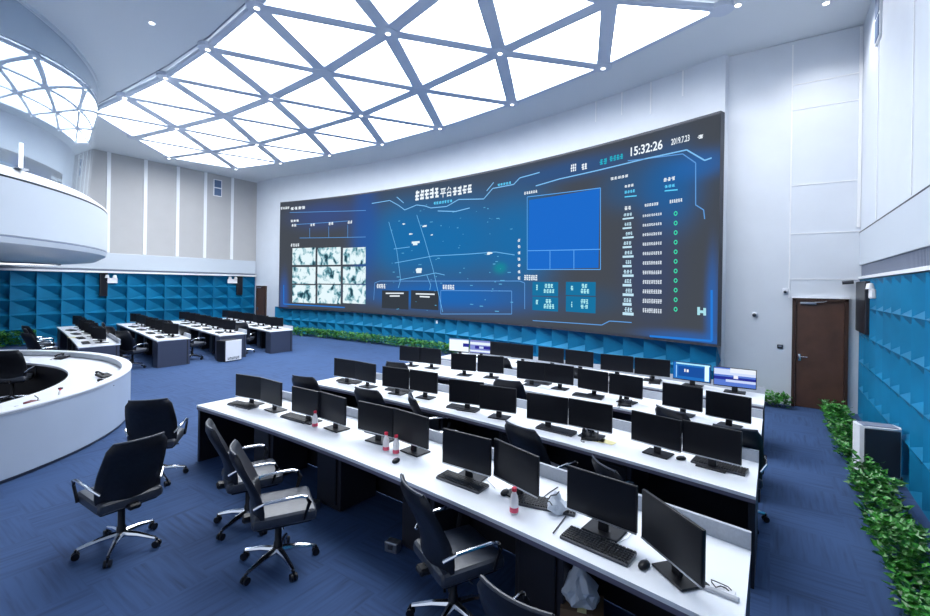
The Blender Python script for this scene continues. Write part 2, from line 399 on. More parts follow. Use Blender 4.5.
# casing: ring of border pieces and a body behind
cas = B(); path = [sp(i/60, 0)[:2] for i in range(61)]
cas.ribbon(path, .0, .18, SZ0-.06, SZ1+.06)
cas.build('casing', mat('display_casing', (.03, .035, .05), .5), disp, loc=doff, angle=20)
# picture
U0_, Z0_ = 0.0, SZ0
NU, NZ = 300, 80
def mixc(a, b, t): t = max(0, min(1, t)); return tuple(x+(y-x)*t for x, y in zip(a, b))
blobs = [((455, 240), .12, 1.3, (.006, .155, .42), .95), ((520, 240), .06, 1.3, (.006, .155, .42), .85), ((400, 240), .09, 1.3, (.006, .155, .42), .9),
         ((365, 230), .035, 1.8, (.015, .10, .40), .7), ((325, 215), .09, .5, (.03, .09, .36), .5), ((440, 296), .17, .45, (.008, .14, .50), .9),
         ((640, 185), .05, .5, (.012, .11, .30), .55), ((670, 190), .03, .8, (.012, .12, .36), .8), ((590, 300), .04, .3, (.01, .09, .22), .3),
         ((650, 270), .03, 1.0, (.03, .06, .18), .5), ((712, 310), .006, 1.0, (.02, .14, .5), .7), ((690, 338), .05, .12, (.02, .14, .5), .6), ((284, 298), .012, .9, (.02, .12, .5), .6),
         ((500, 268), .012, .15, (.0, .30, .32), .6), ((570, 170), .09, .25, (.015, .10, .32), .6), ((700, 165), .03, .25, (.015, .15, .5), .6)]
bl = [(uz(*p), su, szv, c, a) for p, su, szv, c, a in blobs]
pb = B(); grid = [[pb.bm.verts.new(sp(i/NU, SZ0+(SZ1-SZ0)*j/NZ, .004)) for j in range(NZ+1)] for i in range(NU+1)]
for i in range(NU):
    for j in range(NZ): pb.bm.faces.new((grid[i][j], grid[i+1][j], grid[i+1][j+1], grid[i][j+1]))
pic = pb.build('picture', 'vdisp', disp, smooth=False, loc=doff)
ca = pic.data.color_attributes.new('Col', 'FLOAT_COLOR', 'POINT')
for i in range(NU+1):
    for j in range(NZ+1):
        u = i/NU; z = SZ0+(SZ1-SZ0)*j/NZ; c = (.060, .070, .088)
        for (bu, bz), su, szv, bc, a in bl:
            q = ((u-bu)/su)**2+((z-bz)/szv)**2
            if q < 6: c = mixc(c, bc, a*math.exp(-q**1.5*.5))
        ca.data[i*(NZ+1)+j].color = (*c, 1)
def srect(name, a, b_, col, s=1., d=.012, parent=None, m=None):
    u0, z0 = uz(*a); u1, z1 = uz(*b_); b = B(); sgrid(b, u0, z0, u1, z1, d); return b.build(name, m or em(col, s), parent or disp, smooth=False, loc=doff)
def sline(b, pts, wpx, d=.016):
    Q = [uz(*p) for p in pts]
    for (u0, z0), (u1, z1) in zip(Q, Q[1:]):
        L = math.hypot((u1-u0)*SL, z1-z0) or 1; nx, nz = -(z1-z0)/L, (u1-u0)*SL/L; k = max(1, int(abs(u1-u0)*50)); h = wpx/2
        A = []; Z = []
        for i in range(k+1):
            u = u0+(u1-u0)*i/k; z = z0+(z1-z0)*i/k
            A.append(b.bm.verts.new(sp(u+nx*h/SL, z+nz*h, d))); Z.append(b.bm.verts.new(sp(u-nx*h/SL, z-nz*h, d)))
        for i in range(k): b.bm.faces.new((A[i], A[i+1], Z[i+1], Z[i]))
def lines(name, plist, col, wd=.03, s=1.):
    b = B()
    for pts in plist: sline(b, pts, wd)
    return b.build(name, em(col, s), disp, smooth=False, loc=doff)
def text(name, s, a, b_, col, es=1., d=.018):     # real lettering wrapped on the curved screen between two pixels (left-bottom, right-top)
    cu = bpy.data.curves.new('lettering', 'FONT'); cu.body = s; cu.offset = .018; ob = bpy.data.objects.new('lettering', cu); C.objects.link(ob)
    dg = bpy.context.evaluated_depsgraph_get(); dg.update(); me = bpy.data.meshes.new_from_object(ob.evaluated_get(dg)); bpy.data.objects.remove(ob)
    me.name = name; me.materials.clear(); me.materials.append(em(col, es))
    xs = [v.co.x for v in me.vertices]; ys = [v.co.y for v in me.vertices]; x0, x1, y0, y1 = min(xs), max(xs), min(ys), max(ys)
    u0, z0 = uz(*a); u1, z1 = uz(*b_)
    for v in me.vertices: v.co = sp(u0+(u1-u0)*(v.co.x-x0)/(x1-x0), z0+(z1-z0)*(v.co.y-y0)/(y1-y0), d)
    o = link(bpy.data.objects.new(name, me)); o.parent = disp; o.location = doff; return o
def glyphs(b, a, b_, n, d=.018):                 # unreadable small writing: blocks of strokes
    u0, z0 = uz(*a); u1, z1 = uz(*b_); g_ = .012 if abs(a[1]-b_[1]) < 8 else 0; z0 -= g_; z1 += g_; cw = (u1-u0)/n; h = z1-z0
    for i in range(n):
        x = u0+i*cw; wdt = cw*.86
        for k in range(3):
            zz = z0+h*(k+.2*random.random())/3; xx = x+wdt*.25*random.random()*(k != 1); sgrid(b, xx, zz, x+wdt*(1-.2*random.random()), zz+h*.2, d)
        for k in range(2):
            xx = x+wdt*(.15+.6*random.random()); sgrid(b, xx, z0+h*.05, xx+wdt*.16, z1-h*.15*random.random(), d)
def gtext(name, items, col, s=1.):
    b = B()
    for it in items: glyphs(b, *it)
    return b.build(name, em(col, s), disp, smooth=False, loc=doff)
W_ = (.85, .93, 1.); CY_ = (.10, .55, .85); LB = (.12, .42, .95)
text('clock', '15:32:26', (631, 156.5), (663, 139.5), W_, 1.1)
text('date', '2019.7.23', (671.5, 145.5), (690, 134.5), W_)
gtext('title', [((415.5, 201), (440, 186.5), 5), ((453, 196), (473, 183.5), 4)], W_, 1.05)
text('title', '平台', (440.5, 198), (452.3, 186), W_, 1.05)
gtext('subtitle', [((434, 204.5), (453, 199.5), 7)], CY_, 1.2)
gtext('caption', [((281, 209.5), (290, 206.5), 4), ((291, 210), (306, 206), 4)], W_)
gtext('caption', [((291, 222), (299.5, 219.5), 3), ((292, 226.5), (297, 224), 2), ((310.5, 226), (315.5, 223.5), 2), ((329, 225), (334, 222), 2), ((348, 223.5), (353, 220.5), 2), ((291, 246.5), (300, 243.5), 4)], W_)
gtext('caption', [((377, 288), (386, 284), 4), ((443, 289), (455, 285), 5), ((524.5, 194.5), (538, 190), 6), ((524.5, 280), (538, 275), 6), ((611, 180), (629, 174.5), 5)], W_)
gtext('caption', [((625, 187.5), (634.5, 184), 3), ((664, 181.5), (676, 176.5), 3), ((625, 210), (632, 206), 2), ((645, 206.5), (659, 202.5), 6), ((670, 203), (683, 198.5), 6)], W_)
gtext('caption', [((625, 193.5), (636, 189.5), 4), ((665, 188), (676, 184), 3), ((498, 186), (512, 181.5), 5)], CY_, 1.2)
b = B()
for x0, x1, y in ((625, 637, 197), (665, 678, 191)): sline(b, [(x0, y), (x1, y-1.2)], .03)
b.build('underline', em(CY_, 1.2), disp, smooth=False, loc=doff)
gtext('status_icons', [((571, 172.5), (577, 163), 3), ((582, 170), (588, 163), 2), ((698, 139), (705, 134), 1)], W_)
gtext('status_icons', [((600, 165), (608, 158), 2), ((610, 162), (624, 153), 4)], (.02, .45, .6), 1.)
# list at the right
b = B(); c1 = B(); gr = B()
for k in range(11):
    y = 212.3+k*9.5; dy = .4*(5-k)*.35
    glyphs(b, (624+(k % 3), y+3.8-dy*0), (633-(k % 2), y+.6), 3); sgrid(b, uz(623, y+7.6)[0], uz(623, y+7.6)[1], uz(634-(k*2) % 4, y+5.2)[0], uz(630, y+5.2)[1], .018)
    glyphs(c1, (643, y+4.6), (662.5, y+1.2-dy), 9)
    u0, z0 = uz(676, y+1.6-.25*(5-k)*.3)
    ring = [(u0+.0024*math.cos(t*math.pi/6), z0+.055*math.sin(t*math.pi/6), u0+.0013*math.cos(t*math.pi/6), z0+.030*math.sin(t*math.pi/6)) for t in range(12)]
    for t in range(12):
        p, q = ring[t], ring[(t+1) % 12]; gr.quad(sp(p[0], p[1], .018), sp(q[0], q[1], .018), sp(q[2], q[3], .018), sp(p[2], p[3], .018))
b.build('list_names', em((.55, .8, .95)), disp, smooth=False, loc=doff); c1.build('list_numbers', em((.72, .8, .9)), disp, smooth=False, loc=doff); gr.build('list_rings', em((.05, .75, .45), 1.), disp, smooth=False, loc=doff)
# video tiles
for r in range(3):
    for c in range(3):
        xa = [292.5, 317.5, 343][c]; xb = [315.8, 341, 366][c]
        yt = [[247.5, 247, 247], [267, 266.5, 266.5], [285.3, 285, 285]][r][c]; yb = [[265, 265, 264.5], [283.5, 283.5, 283.5], [302.3, 303, 303]][r][c]
        srect('camera_feed', (xa, yb), (xb, yt), (1, 1, 1), m=M['video'])
# large blue field
fld = srect('blue_field', (528, 269.3), (600, 188.5), (.010, .145, .60), 1., d=.012)
lines('field_outline', [[(527.5, 269.5), (527.5, 197), (600.8, 188), (600.8, 269.5), (527.5, 269.5)], [(528, 250.8), (600.5, 249.3)], [(550.3, 251), (550.3, 269)], [(574.2, 250), (574.2, 269)]], LB, .022)
b = B()
for (x0, y0, x1, y1) in ((532.5, 295.5, 558.5, 282), (532.5, 310, 558.5, 297.5), (566, 295, 596, 282), (566, 311.5, 596, 297)):
    u0, z0 = uz(x0, y0); u1, z1 = uz(x1, y1); sgrid(b, u0, z0, u1, z1, .012)
b.build('status_cards', em((.008, .17, .36)), disp, smooth=False, loc=doff)
gtext('status_figures', [((545, 287.5), (554, 284), 3), ((544, 292.5), (555, 289.3), 4), ((546, 303), (552, 299.5), 2), ((544, 308), (555, 304.5), 4), ((582, 287.5), (588, 284), 2), ((581, 293), (590, 289), 3), ((581, 303), (589, 299.5), 3), ((581, 308), (589, 305), 2), ((536.5, 290), (538.5, 284.5), 1), ((536, 304), (539, 300), 1), ((571, 290), (574, 286), 1), ((571.5, 307), (573, 301.5), 1)], (.45, .9, .95))
gtext('side_marks', [((518, 241.5+k*6.3), (521.3, 239+k*6.3), 1) for k in range(7)], W_)
# map of streets
lines('map_streets', [[(389, 222), (397, 250), (401, 280), (398.5, 288)], [(417, 215), (425, 240), (433, 268), (438, 290), (443, 312)], [(395, 263), (433, 256), (470, 254), (496, 252), (515, 255)], [(399, 280), (436, 273), (445, 275)],
                      [(394, 249), (410, 247)], [(427, 275), (431, 285), (430, 290)]], (.16, .50, .9), .025)
b = B()
for x, y, r_ in ((416, 243, 3.2), (420, 270.5, 3.6), (404, 224, 1.2), (425, 226, 2), (411, 234, 1.6), (490, 253.5, 2.2), (432, 235, 1.1)):
    for k in range(4): 
        xx, yy = x+random.uniform(-r_, r_)*.6, y+random.uniform(-r_, r_)*.4; u0, z0 = uz(xx-r_*.7, yy+r_*.35); u1, z1 = uz(xx+r_*.7, yy-r_*.35); sgrid(b, u0, z0, u1, z1, .018+.001*k)
b.build('map_markers', em((.8, .93, 1)), disp, smooth=False, loc=doff)
b = B()
for k in range(70):
    xx, yy = random.uniform(385, 512), random.uniform(205, 312); u0, z0 = uz(xx, yy); s_ = random.uniform(.02, .05); sgrid(b, u0, z0, u0+s_*random.uniform(1, 4)/SL, z0+s_*.6, .017)
b.build('map_dots', em((.12, .45, .75)), disp, smooth=False, loc=doff)
lines('banner_lines', [[(372, 203.5), (390, 200.5), (399, 205.5), (405, 210), (417, 205), (425, 206), (431, 208), (447, 206.5), (459, 199.5), (484, 199), (493, 188.5), (514, 184.5), (520, 178), (540, 172.5)],
                       [(487, 191), (494, 182.5)], [(397, 197), (404, 203)], [(438, 211), (456, 211.5), (470, 208)], [(536, 186), (560, 179), (600, 170), (645, 159), (687, 150), (705, 160.5), (712, 158)]], (.22, .55, .95), .032, 1.)
lines('frame_lines', [[(290, 212.5), (330, 211.5), (366, 210.5)], [(374, 300), (375, 283), (380, 281), (520, 281), (525, 283), (525, 309)], [(441, 290.5), (441, 314), (512, 314), (512, 291), (441, 290.5)],
                      [(533, 320.5), (602, 325), (610, 321), (632, 322.5)], [(628, 161), (683, 154), (696, 163), (696, 205), (704, 210), (705, 219)], [(300, 238), (366, 237)], [(310, 228), (310, 238)], [(329, 226.5), (329, 238)], [(348, 225), (348, 238)], [(296, 224.5), (348, 221)]], (.12, .34, .75), .024)
lines('corner_lines', [[(650, 336), (712, 341)], [(712, 341), (712, 290)], [(284, 304), (345, 307.5)], [(284, 304), (284, 285)]], (.02, .20, .70), .05)
b = B(); 
for (x0, y0, x1, y1) in ((382, 308, 409, 291), (411, 308.5, 439, 291)):
    u0, z0 = uz(x0, y0); u1, z1 = uz(x1, y1); sgrid(b, u0, z0, u1, z1, .013)
b.build('caption_boxes', em((.035, .045, .06)), disp, smooth=False, loc=doff)
lines('caption_rules', [[(386, 293.3), (404, 293.3)], [(390, 296), (400, 296)], [(416, 293.8), (435, 294.3)], [(420, 296.5), (430, 297)]], W_, .05)
lines('corner_icon', [[(699, 307), (699, 315)], [(705, 308), (705, 315.5)], [(699, 311.5), (705, 312)]], (.4, .75, .85), .06)

# ------------------------------------------------------------------ balcony and its curved glass
BC = (-18.1, -4.2); BR = 9.3; a0, a1 = R(-5), R(116)
bal = thing('balcony', 'white curved upper balcony bulging over the round counter', 'balcony', (BC[0], BC[1], 2.8))
bo = Vector((-BC[0], -BC[1], -2.8))
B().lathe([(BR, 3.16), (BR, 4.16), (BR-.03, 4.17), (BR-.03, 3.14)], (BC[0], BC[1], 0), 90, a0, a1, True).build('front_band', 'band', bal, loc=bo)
B().lathe([(BR-.02, 4.165), (BR-.005, 4.195), (BR-.02, 4.2), (BR-.2, 4.2), (BR-.2, 4.165)], (BC[0], BC[1], 0), 90, a0, a1, True).build('shadow_gap', 'dark', bal, loc=bo)
B().lathe([(BR, 4.2), (BR-.01, 4.26), (BR-.22, 4.42), (BR-.5, 4.44), (BR-.5, 4.2)], (BC[0], BC[1], 0), 90, a0, a1, True).build('sill', 'strip', bal, loc=bo)
B().lathe([(BR-.015, 3.12), (BR-.015, 3.16), (BR-.1, 3.16), (BR-.1, 3.12)], (BC[0], BC[1], 0), 90, a0, a1, True).build('lower_shadow_gap', 'grille', bal, loc=bo)
B().lathe([(BR, 3.12), (BR-.03, 3.02), (BR-.25, 2.88), (BR-.7, 2.83), (.2, 2.83), (.2, 3.0), (BR-.1, 3.12)], (BC[0], BC[1], 0), 90, a0, a1, True).build('soffit', 'band', bal, loc=bo)
GR = BR-.30
gl = B().lathe([(GR-.12, 4.43), (GR+.06, 7.56), (GR+.03, 7.56), (GR-.15, 4.43)], (BC[0], BC[1], 0), 120, a0, a1, True).build('curved_glass_wall', 'glass')
tag(gl, 'curved glass wall above the balcony mirroring the triangulated ceiling', 'glass wall')
fs = B().lathe([(GR+.10, 7.53), (GR+.10, CZ+.01), (GR-.0, CZ+.01), (GR-.0, 7.53)], (BC[0], BC[1], 0), 120, a0, a1, True).build('curved_bulkhead', 'ceil')
tag(fs, 'blue-grey curved bulkhead where the glass wall meets the ceiling', 'bulkhead')
p = at(12, 262.5, 2.82)
rl = thing('ring_light', 'white oval ring light under the balcony', 'ceiling light', (p.x-.6, p.y, 2.8))
B().lathe([(.85, .0), (1.1, .0), (1.1, .03), (.85, .03)], n=48, closed=True).build('diffuser', mat('ring_glow', (1, 1, 1), .5, emit=(1, 1, 1), es=1.6), rl)
B().lathe([(1.1, -.01), (1.14, -.01), (1.14, .03), (1.1, .03)], n=48, closed=True).build('rim', 'grille', rl)

p = at(25, 168, 4.45); v = Vector((p.x-BC[0], p.y-BC[1])).normalized()*(BR-.16)
lt = thing('light_tube', 'slim white light tube standing on the balcony sill', 'lamp', (BC[0]+v.x, BC[1]+v.y, 4.42))
B().lathe([(.001, 0), (.11, 0), (.11, .02), (.001, .02)], n=20).build('tube_base', 'steel', lt); B().tube([(0, 0, .02), (0, 0, .48)], .025, 10).build('tube', 'lamp', lt)

# ------------------------------------------------------------------ round counter
RC = (-10.93, -.43); RR = 3.97
cnt_ = thing('reception_counter', 'round pale blue-white counter with a white worktop ring', 'counter', (RC[0], RC[1], 0))
c0, c1_ = R(-42), R(200)
B().lathe([(RR-.04, .05), (RR, .05), (RR, .80), (RR-.04, .80)], (0, 0, 0), 80, c0, c1_, True).build('outer_skirt', 'recep', cnt_)
B().lathe([(RR-.06, 0), (RR-.03, 0), (RR-.03, .05), (RR-.06, .05)], (0, 0, 0), 80, c0, c1_, True).build('toe_kick', 'slate', cnt_)
B().lathe([(RR-.10, .74), (RR+.01, .80), (RR+.01, .83), (RR-.13, .83), (RR-.13, .74)], (0, 0, 0), 80, c0, c1_, True).build('raised_rim', 'lowscr', cnt_)
B().lathe([(RR-.13, .825), (RR+.015, .825), (RR+.015, .842), (RR-.13, .842)], (0, 0, 0), 80, c0, c1_, True).build('rim_cap', 'desk', cnt_)
B().lathe([(3.10, .69), (RR-.12, .69), (RR-.12, .73), (3.10, .73)], (0, 0, 0), 80, c0, c1_, True).build('worktop', 'desk', cnt_)
B().lathe([(3.16, 0), (3.20, 0), (3.20, .69), (3.16, .69)], (0, 0, 0), 80, c0, c1_, True).build('inner_panel', 'under', cnt_)
tag(B().lathe([(0.001, .0), (3.1, .0), (3.1, .012), (.001, .012)], (RC[0], RC[1], 0), 60).build('floor_mat', 'under'), 'dark round floor covering inside the round counter', 'floor mat')

# ------------------------------------------------------------------ console desks
def desk_row(f, x0, x1, dep, label, end, stations, group):
    n_ = 28; path = [(x0+(x1-x0)*i/n_, f(x0+(x1-x0)*i/n_)) for i in range(n_+1)]
    t = thing('console_desk', label, 'desk', ((x0+x1)/2, f((x0+x1)/2)+dep/2, 0), group=group)
    o_ = Vector((-(x0+x1)/2, -f((x0+x1)/2)-dep/2, 0))
    B().ribbon(path, 0, dep, .722, .75, True).build('worktop', 'desk', t, loc=o_, angle=20)
    B().ribbon(path, .0, .03, .69, .722, True).build('edge_band', 'edge', t, loc=o_, angle=20)
    B().ribbon(path, dep-.03, dep, .75, .86, True).build('rear_screen', 'lowscr', t, loc=o_, angle=20)
    B().ribbon(path, dep-.10, dep-.07, .02, .722, True).build('modesty_panel', 'under', t, loc=o_, angle=20)
    for k, x in enumerate((x0, x1)):
        s = 1 if k == 0 else -1; sl = (f(x+.1)-f(x-.1))/.2; nx = Vector((0, 1)); tx = Vector((1, 0))
        thick = .05 if end == 'under' else .30
        c = Vector((x, f(x)))+nx*(dep/2)+tx*s*(thick/2+.001)
        B().box((c.x, c.y, .361), (thick, dep-.04, .72), rz=math.atan2(tx.y, tx.x)).build('end_panel', end, t, smooth=False, loc=o_)
    for x in stations:
        sl = (f(x+.1)-f(x-.1))/.2; nx = Vector((-sl, 1)).normalized(); rz = math.atan(sl); c = Vector((x, f(x)))+nx*.47
        pd = B().box((c.x, c.y, .365), (.40, .5, .70), rz=rz, bev=.006, seg=1).build('pedestal', 'ped', t, smooth=False, loc=o_)
        fc = Vector((x, f(x)))+nx*.208
        B().box((fc.x, fc.y, .33), (.30, .03, .52), rz=rz, bev=.006, seg=1).build('pedestal_door', 'under', pd, smooth=False, loc=None)
    return t
ry = [2.95, 4.70, 6.48, 8.12]
def rf(i): return lambda x: ry[i]-.0175*(x+5)**2
names = ['front row nearest the camera', 'second row', 'third row', 'last row under the giant display']
st = [-5.15, -3.9, -2.6, -1.38]
for i in range(4):
    desk_row(rf(i), -6.30, -.10, .88, 'long curved white console desk in the right-hand block, '+names[i], 'under', st, 'right-hand block of console desks')
ly = [3.68, 5.37, 7.05, 8.72]
def lf(j): return lambda x: ly[j]+.2*(-13.85-x)-.004*(x+13.85)**2
lnames = ['nearest row', 'second row', 'beside the white cabinet', 'farthest row']
for j in range(4):
    desk_row(lf(j), -20.2, -13.85, .86, 'long white console desk in the left-hand block, '+lnames[j], 'slate', [-15.4, -16.7, -18.0, -19.3], 'left-hand block of console desks')

# ------------------------------------------------------------------ monitors
def make_monitor(scr='screen'):
    t = thing('monitor', '', 'monitor')
    # origin: foot on the desk, screen faces -Y; screen plane .09 in front of the foot
    body = B().box((0, -.065, .25), (.49, .022, .30), bev=.006, seg=2).box((0, -.045, .25), (.30, .03, .18), bev=.01, seg=1).build('monitor_housing', 'plastic', t)
    B().box((0, -.0772, .252), (.474, .002, .282)).build('screen', scr, t, smooth=False)
    B().box((0, -.077, .101), (.49, .004, .010)).build('bezel_edge', 'steel' if scr == 'screen' else 'plastic', t, smooth=False)
    B().box((0, -.012, .13), (.07, .028, .26), bev=.006, seg=1, rx=-.06).build('stand_neck', 'plastic', t)
    B().box((0, .0, .008), (.25, .19, .014), bev=.005, seg=1).build('stand_base', 'plastic', t)
    return t
mon0 = make_monitor()
r1 = [(-5.75, 3.31, 9), (-5.27, 3.33, -3), (-4.53, 3.30, 1), (-4.06, 3.31, -4), (-3.39, 3.32, 2), (-2.90, 3.31, -6), (-2.12, 3.13, 0), (-1.64, 3.10, -18), (-.935, 2.98, -7), (-.475, 2.78, -40)]
r2 = [(-5.80, 4.98, 3), (-5.32, 4.98, -3), (-4.64, 4.95, 6), (-4.15, 5.01, 4), (-3.3, 4.86, 12), (-2.8, 4.82, 8), (-2.13, 4.79, 5), (-1.64, 4.82, -1), (-.945, 4.71, -11), (-.46, 4.67, -8)]
r3 = [(-6.0, 6.81, 8), (-5.53, 6.88, 6), (-4.63, 6.72, 13), (-4.13, 6.84, 13), (-3.3, 6.75, 5), (-2.82, 6.78, 0), (-2.23, 6.66, -8), (-1.73, 6.58, -8), (-.965, 6.38, -8), (-.44, 6.20, -12)]
r4 = [(-6.02, 8.55, 8), (-5.48, 8.62, 8), (-4.95, 8.62, 4), (-4.42, 8.60, 2), (-3.75, 8.58, -6), (-3.13, 8.52, -6), (-2.38, 8.44, 4), (-1.76, 8.42, 4), (-1.13, 8.40, -6), (-.50, 8.30, 0)]
rown = ['front row', 'second row', 'third row', 'last row']
mlabel = {}
first = True
def place_mon(src, x, y, a, lab, grp, z=.75, s=1.):
    global first
    an_ = R(a); off_ = Vector((0.077*-math.sin(an_), .077*math.cos(an_)))*s
    loc = (x+off_.x, y+off_.y, z+.001)
    if src is mon0 and first: first = False; o = mon0; o.location = loc; o.rotation_euler = (0, 0, an_); o['label'] = lab; o['group'] = grp
    else: o = dup(src, loc, an_, lab, grp)
    if s != 1: o.scale = (s, s, 1)
    return o
def lit_monitor(kind):
    t = make_monitor(em((.01, .05, .25)))
    sc_ = [c for c in t.children if c.name.startswith('screen')][0]
    def r(name, x0, z0, x1, z1, col, s=1.):
        B().box(((x0+x1)/2, -.0795-.0003*len(sc_.children), (z0+z1)/2+.252), (x1-x0, .001, z1-z0)).build(name, em(col, s), sc_, smooth=False)
    if kind == 0:      # blue desktop with white column
        r('wallpaper', -.237, -.141, .237, .141, (.015, .16, .55)); r('title_bar', -.2, .11, .237, .135, (.45, .85, 1)); r('side_window', .17, -.13, .222, .125, (.65, .9, 1), 1.2)
        r('window', -.17, -.09, .16, .08, (.01, .08, .35)); r('logo_letter', -.09, -.015, -.075, .035, (1, 1, 1)); r('logo_letter', -.06, -.015, -.035, .03, (1, 1, 1)); r('icon_column', -.2, -.12, -.19, .09, (.4, .7, 1))
    elif kind == 1:    # landscape wallpaper
        r('wallpaper', -.237, -.141, .237, .141, (.10, .20, .65)); r('sky_band', -.237, .03, .237, .12, (.65, .75, 1)); r('cloud', -.05, .07, .237, .141, (.85, .9, 1)); r('sea_band', -.237, -.05, .237, .0, (.02, .03, .30)); r('snow_band', -.1, -.08, .237, -.04, (.6, .7, 1)); r('boat', -.01, -.02, .04, .03, (.9, .9, 1))
    elif kind == 2:    # white document
        r('document', -.237, -.141, .237, .141, (.85, .95, 1), 1.1); r('paragraph', .1, -.03, .237, .05, (.02, .03, .3)); r('toolbar', -.237, .12, .237, .141, (.3, .5, .9))
    else:
        r('wallpaper', -.237, -.141, .237, .141, (.25, .3, .7)); r('banner', -.237, .04, .237, .10, (.8, .9, 1)); r('dark_band', -.12, -.05, .237, .02, (.03, .03, .30)); r('panel', -.02, -.04, .08, .01, (.6, .7, 1)); r('lower_band', -.237, -.12, .237, -.08, (.8, .9, 1))
    return t
lits = {}
for i, row in enumerate((r1, r2, r3, r4)):
    for k, (x, y, a) in enumerate(row):
        side = 'left' if k % 2 == 0 else 'right'; st_ = ORD[k//2]
        s = 1.2 if i == 3 and k > 3 else (1.06 if i == 3 else 1.)
        if i == 3 and k in (0, 1, 8, 9):
            kd = {0: 2, 1: 3, 8: 0, 9: 1}[k]; src = lit_monitor(kd)
            place = {0: 'switched-on monitor showing a white document, far left of the last row', 1: 'switched-on monitor with blue and white bands, beside the white document screen', 8: 'switched-on monitor with blue desktop and a white column, last row', 9: 'switched-on monitor with landscape wallpaper at the right end of the last row'}[k]
            an_ = R(a); src.location = (x-.077*math.sin(an_)*s, y+.077*math.cos(an_)*s, .751); src.rotation_euler = (0, 0, an_); src['label'] = place; src['group'] = 'monitors in the last row'; src.scale = (s, s, 1)
            continue
        place_mon(mon0, x, y, a, 'black monitor, %s of the %s pair from the left, right-hand block %s' % (side, st_, rown[i]), 'monitors in the right-hand block', s=s)
for j in range(4):
    for k in range(9):
        x = -14.35-(k//2)*1.28-(k % 2)*.5; y = lf(j)(x)+.45
        place_mon(mon0, x, y, 16+random.uniform(-10, 10), 'black monitor, %s from the aisle, left-hand block %s' % (ORD[k], lnames[j]), 'monitors in the left-hand block', s=1.0)

# ------------------------------------------------------------------ keyboards, mice, small desk things
def make_keyboard():
    t = thing('keyboard', '', 'keyboard')
    B().box((0, 0, .011), (.45, .155, .02), bev=.006, seg=2, rx=.05).build('keyboard_case', 'kbody', t)
    kb = B()
    for r in range(6):
        for c in range(21):
            if c in (15, 18) and r < 6 and c == 15 and False: continue
            x = -.208+c*.0208+(0.0 if c < 15 else .004 if c < 18 else .008); kb.box((x, -.058+r*.0232, .0265+(-.058+r*.0232)*.05), (.0165, .018, .009))
    kb.build('keycaps', 'key', t, smooth=False)
    return t
kb0 = make_keyboard(); firstk = True
def place(src, flag, px, py, z, rz, lab, grp=None):
    p = at(px, py, z)
    if flag: src.location = (p.x, p.y, z); src.rotation_euler = (0, 0, rz); src['label'] = lab; 
    else: src = dup(src, (p.x, p.y, z), rz, lab)
    if grp: src['group'] = grp
    return src
kbs = [(597, 547, -7, 'black keyboard on the front row at the right-end station'), (462, 483, -4, 'black keyboard in front of the fourth monitor pair, front row'), (384, 434, 3, 'black keyboard below the third monitor pair, front row'),
       (297, 419, 2, 'black keyboard below the second monitor pair, front row'), (243, 406, 6, 'black keyboard at the far left end of the front row'), (546, 506, -178+190, 'black keyboard turned askew behind the red-capped bottle'),
       (719, 467, -9, 'black keyboard at the right end of the second row'), (556, 431, -4, 'black keyboard below the fourth monitor pair, second row'), (463, 409, 4, 'black keyboard below the third monitor pair, second row'),
       (399, 391, 5, 'black keyboard below the second monitor pair, second row'), (349, 382, 6, 'black keyboard at the left end of the second row'), (588, 397, 0, 'black keyboard below the fourth monitor pair, third row'), (538, 383, 0, 'pale reflecting keyboard at the middle of the third row')]
for i, (px, py, a, lab) in enumerate(kbs): place(kb0, i == 0, px, py, .751, R(a), lab, 'keyboards in the right-hand block')
for j in range(4):
    for k in range(4):
        x = -14.55-k*1.28; y = lf(j)(x)+.2
        dup(kb0, (x, y, .751), R(-11+5*k), 'black keyboard, %s from the aisle, left-hand block %s' % (ORD[k], lnames[j]), 'keyboards in the left-hand block')
ms = thing('mouse', '', 'computer mouse')
B().sphere((0, 0, .012), .03, (1, 1.7, .75), 14).build('mouse_shell', 'plastic', ms)
B().box((0, .025, .033), (.006, .018, .008), bev=.002, seg=1).build('scroll_wheel', 'steel', ms)
msl = [(644, 567, -10, 'black mouse right of the large front keyboard'), (505, 494, 0, 'black mouse beside the red-capped bottle'), (396, 462, 10, 'black mouse on the empty stretch of the front row'), (558, 476+0, 20, ''), (681, 459.5, -50, 'black mouse left of the right-end keyboard, second row'), (444, 419+0, 0, '')]
first_m = True
for px, py, a, lab in msl:
    if not lab: continue
    place(ms, first_m, px, py, .752, R(a), lab); first_m = False
def bottle_parts():
    t = thing('drink_bottle', '', 'bottle')
    B().lathe([(.001, 0), (.028, 0), (.031, .01), (.031, .10), (.024, .13), (.015, .15), (.014, .165)], n=14).build('bottle_body', 'bottle', t)
    B().lathe([(.0315, .012), (.0325, .014), (.0325, .045), (.0315, .047)], n=14).build('bottle_label', 'pink', t)
    B().lathe([(.001, .185), (.018, .185), (.018, .160), (.001, .160)], n=14).build('bottle_cap', 'red', t)
    return t
bt = bottle_parts()
for i, (px, py, lab) in enumerate(((514, 513, 'small white bottle with red cap standing alone on the front row'), (386, 451, 'left of two red-capped white bottles on the front row'), (396, 454, 'right of two red-capped white bottles on the front row'),
                                   (315, 427, 'red-capped bottle between the second monitor pair'))):
    place(bt, i == 0, px, py, .751, 0, lab, 'red-capped milk bottles')
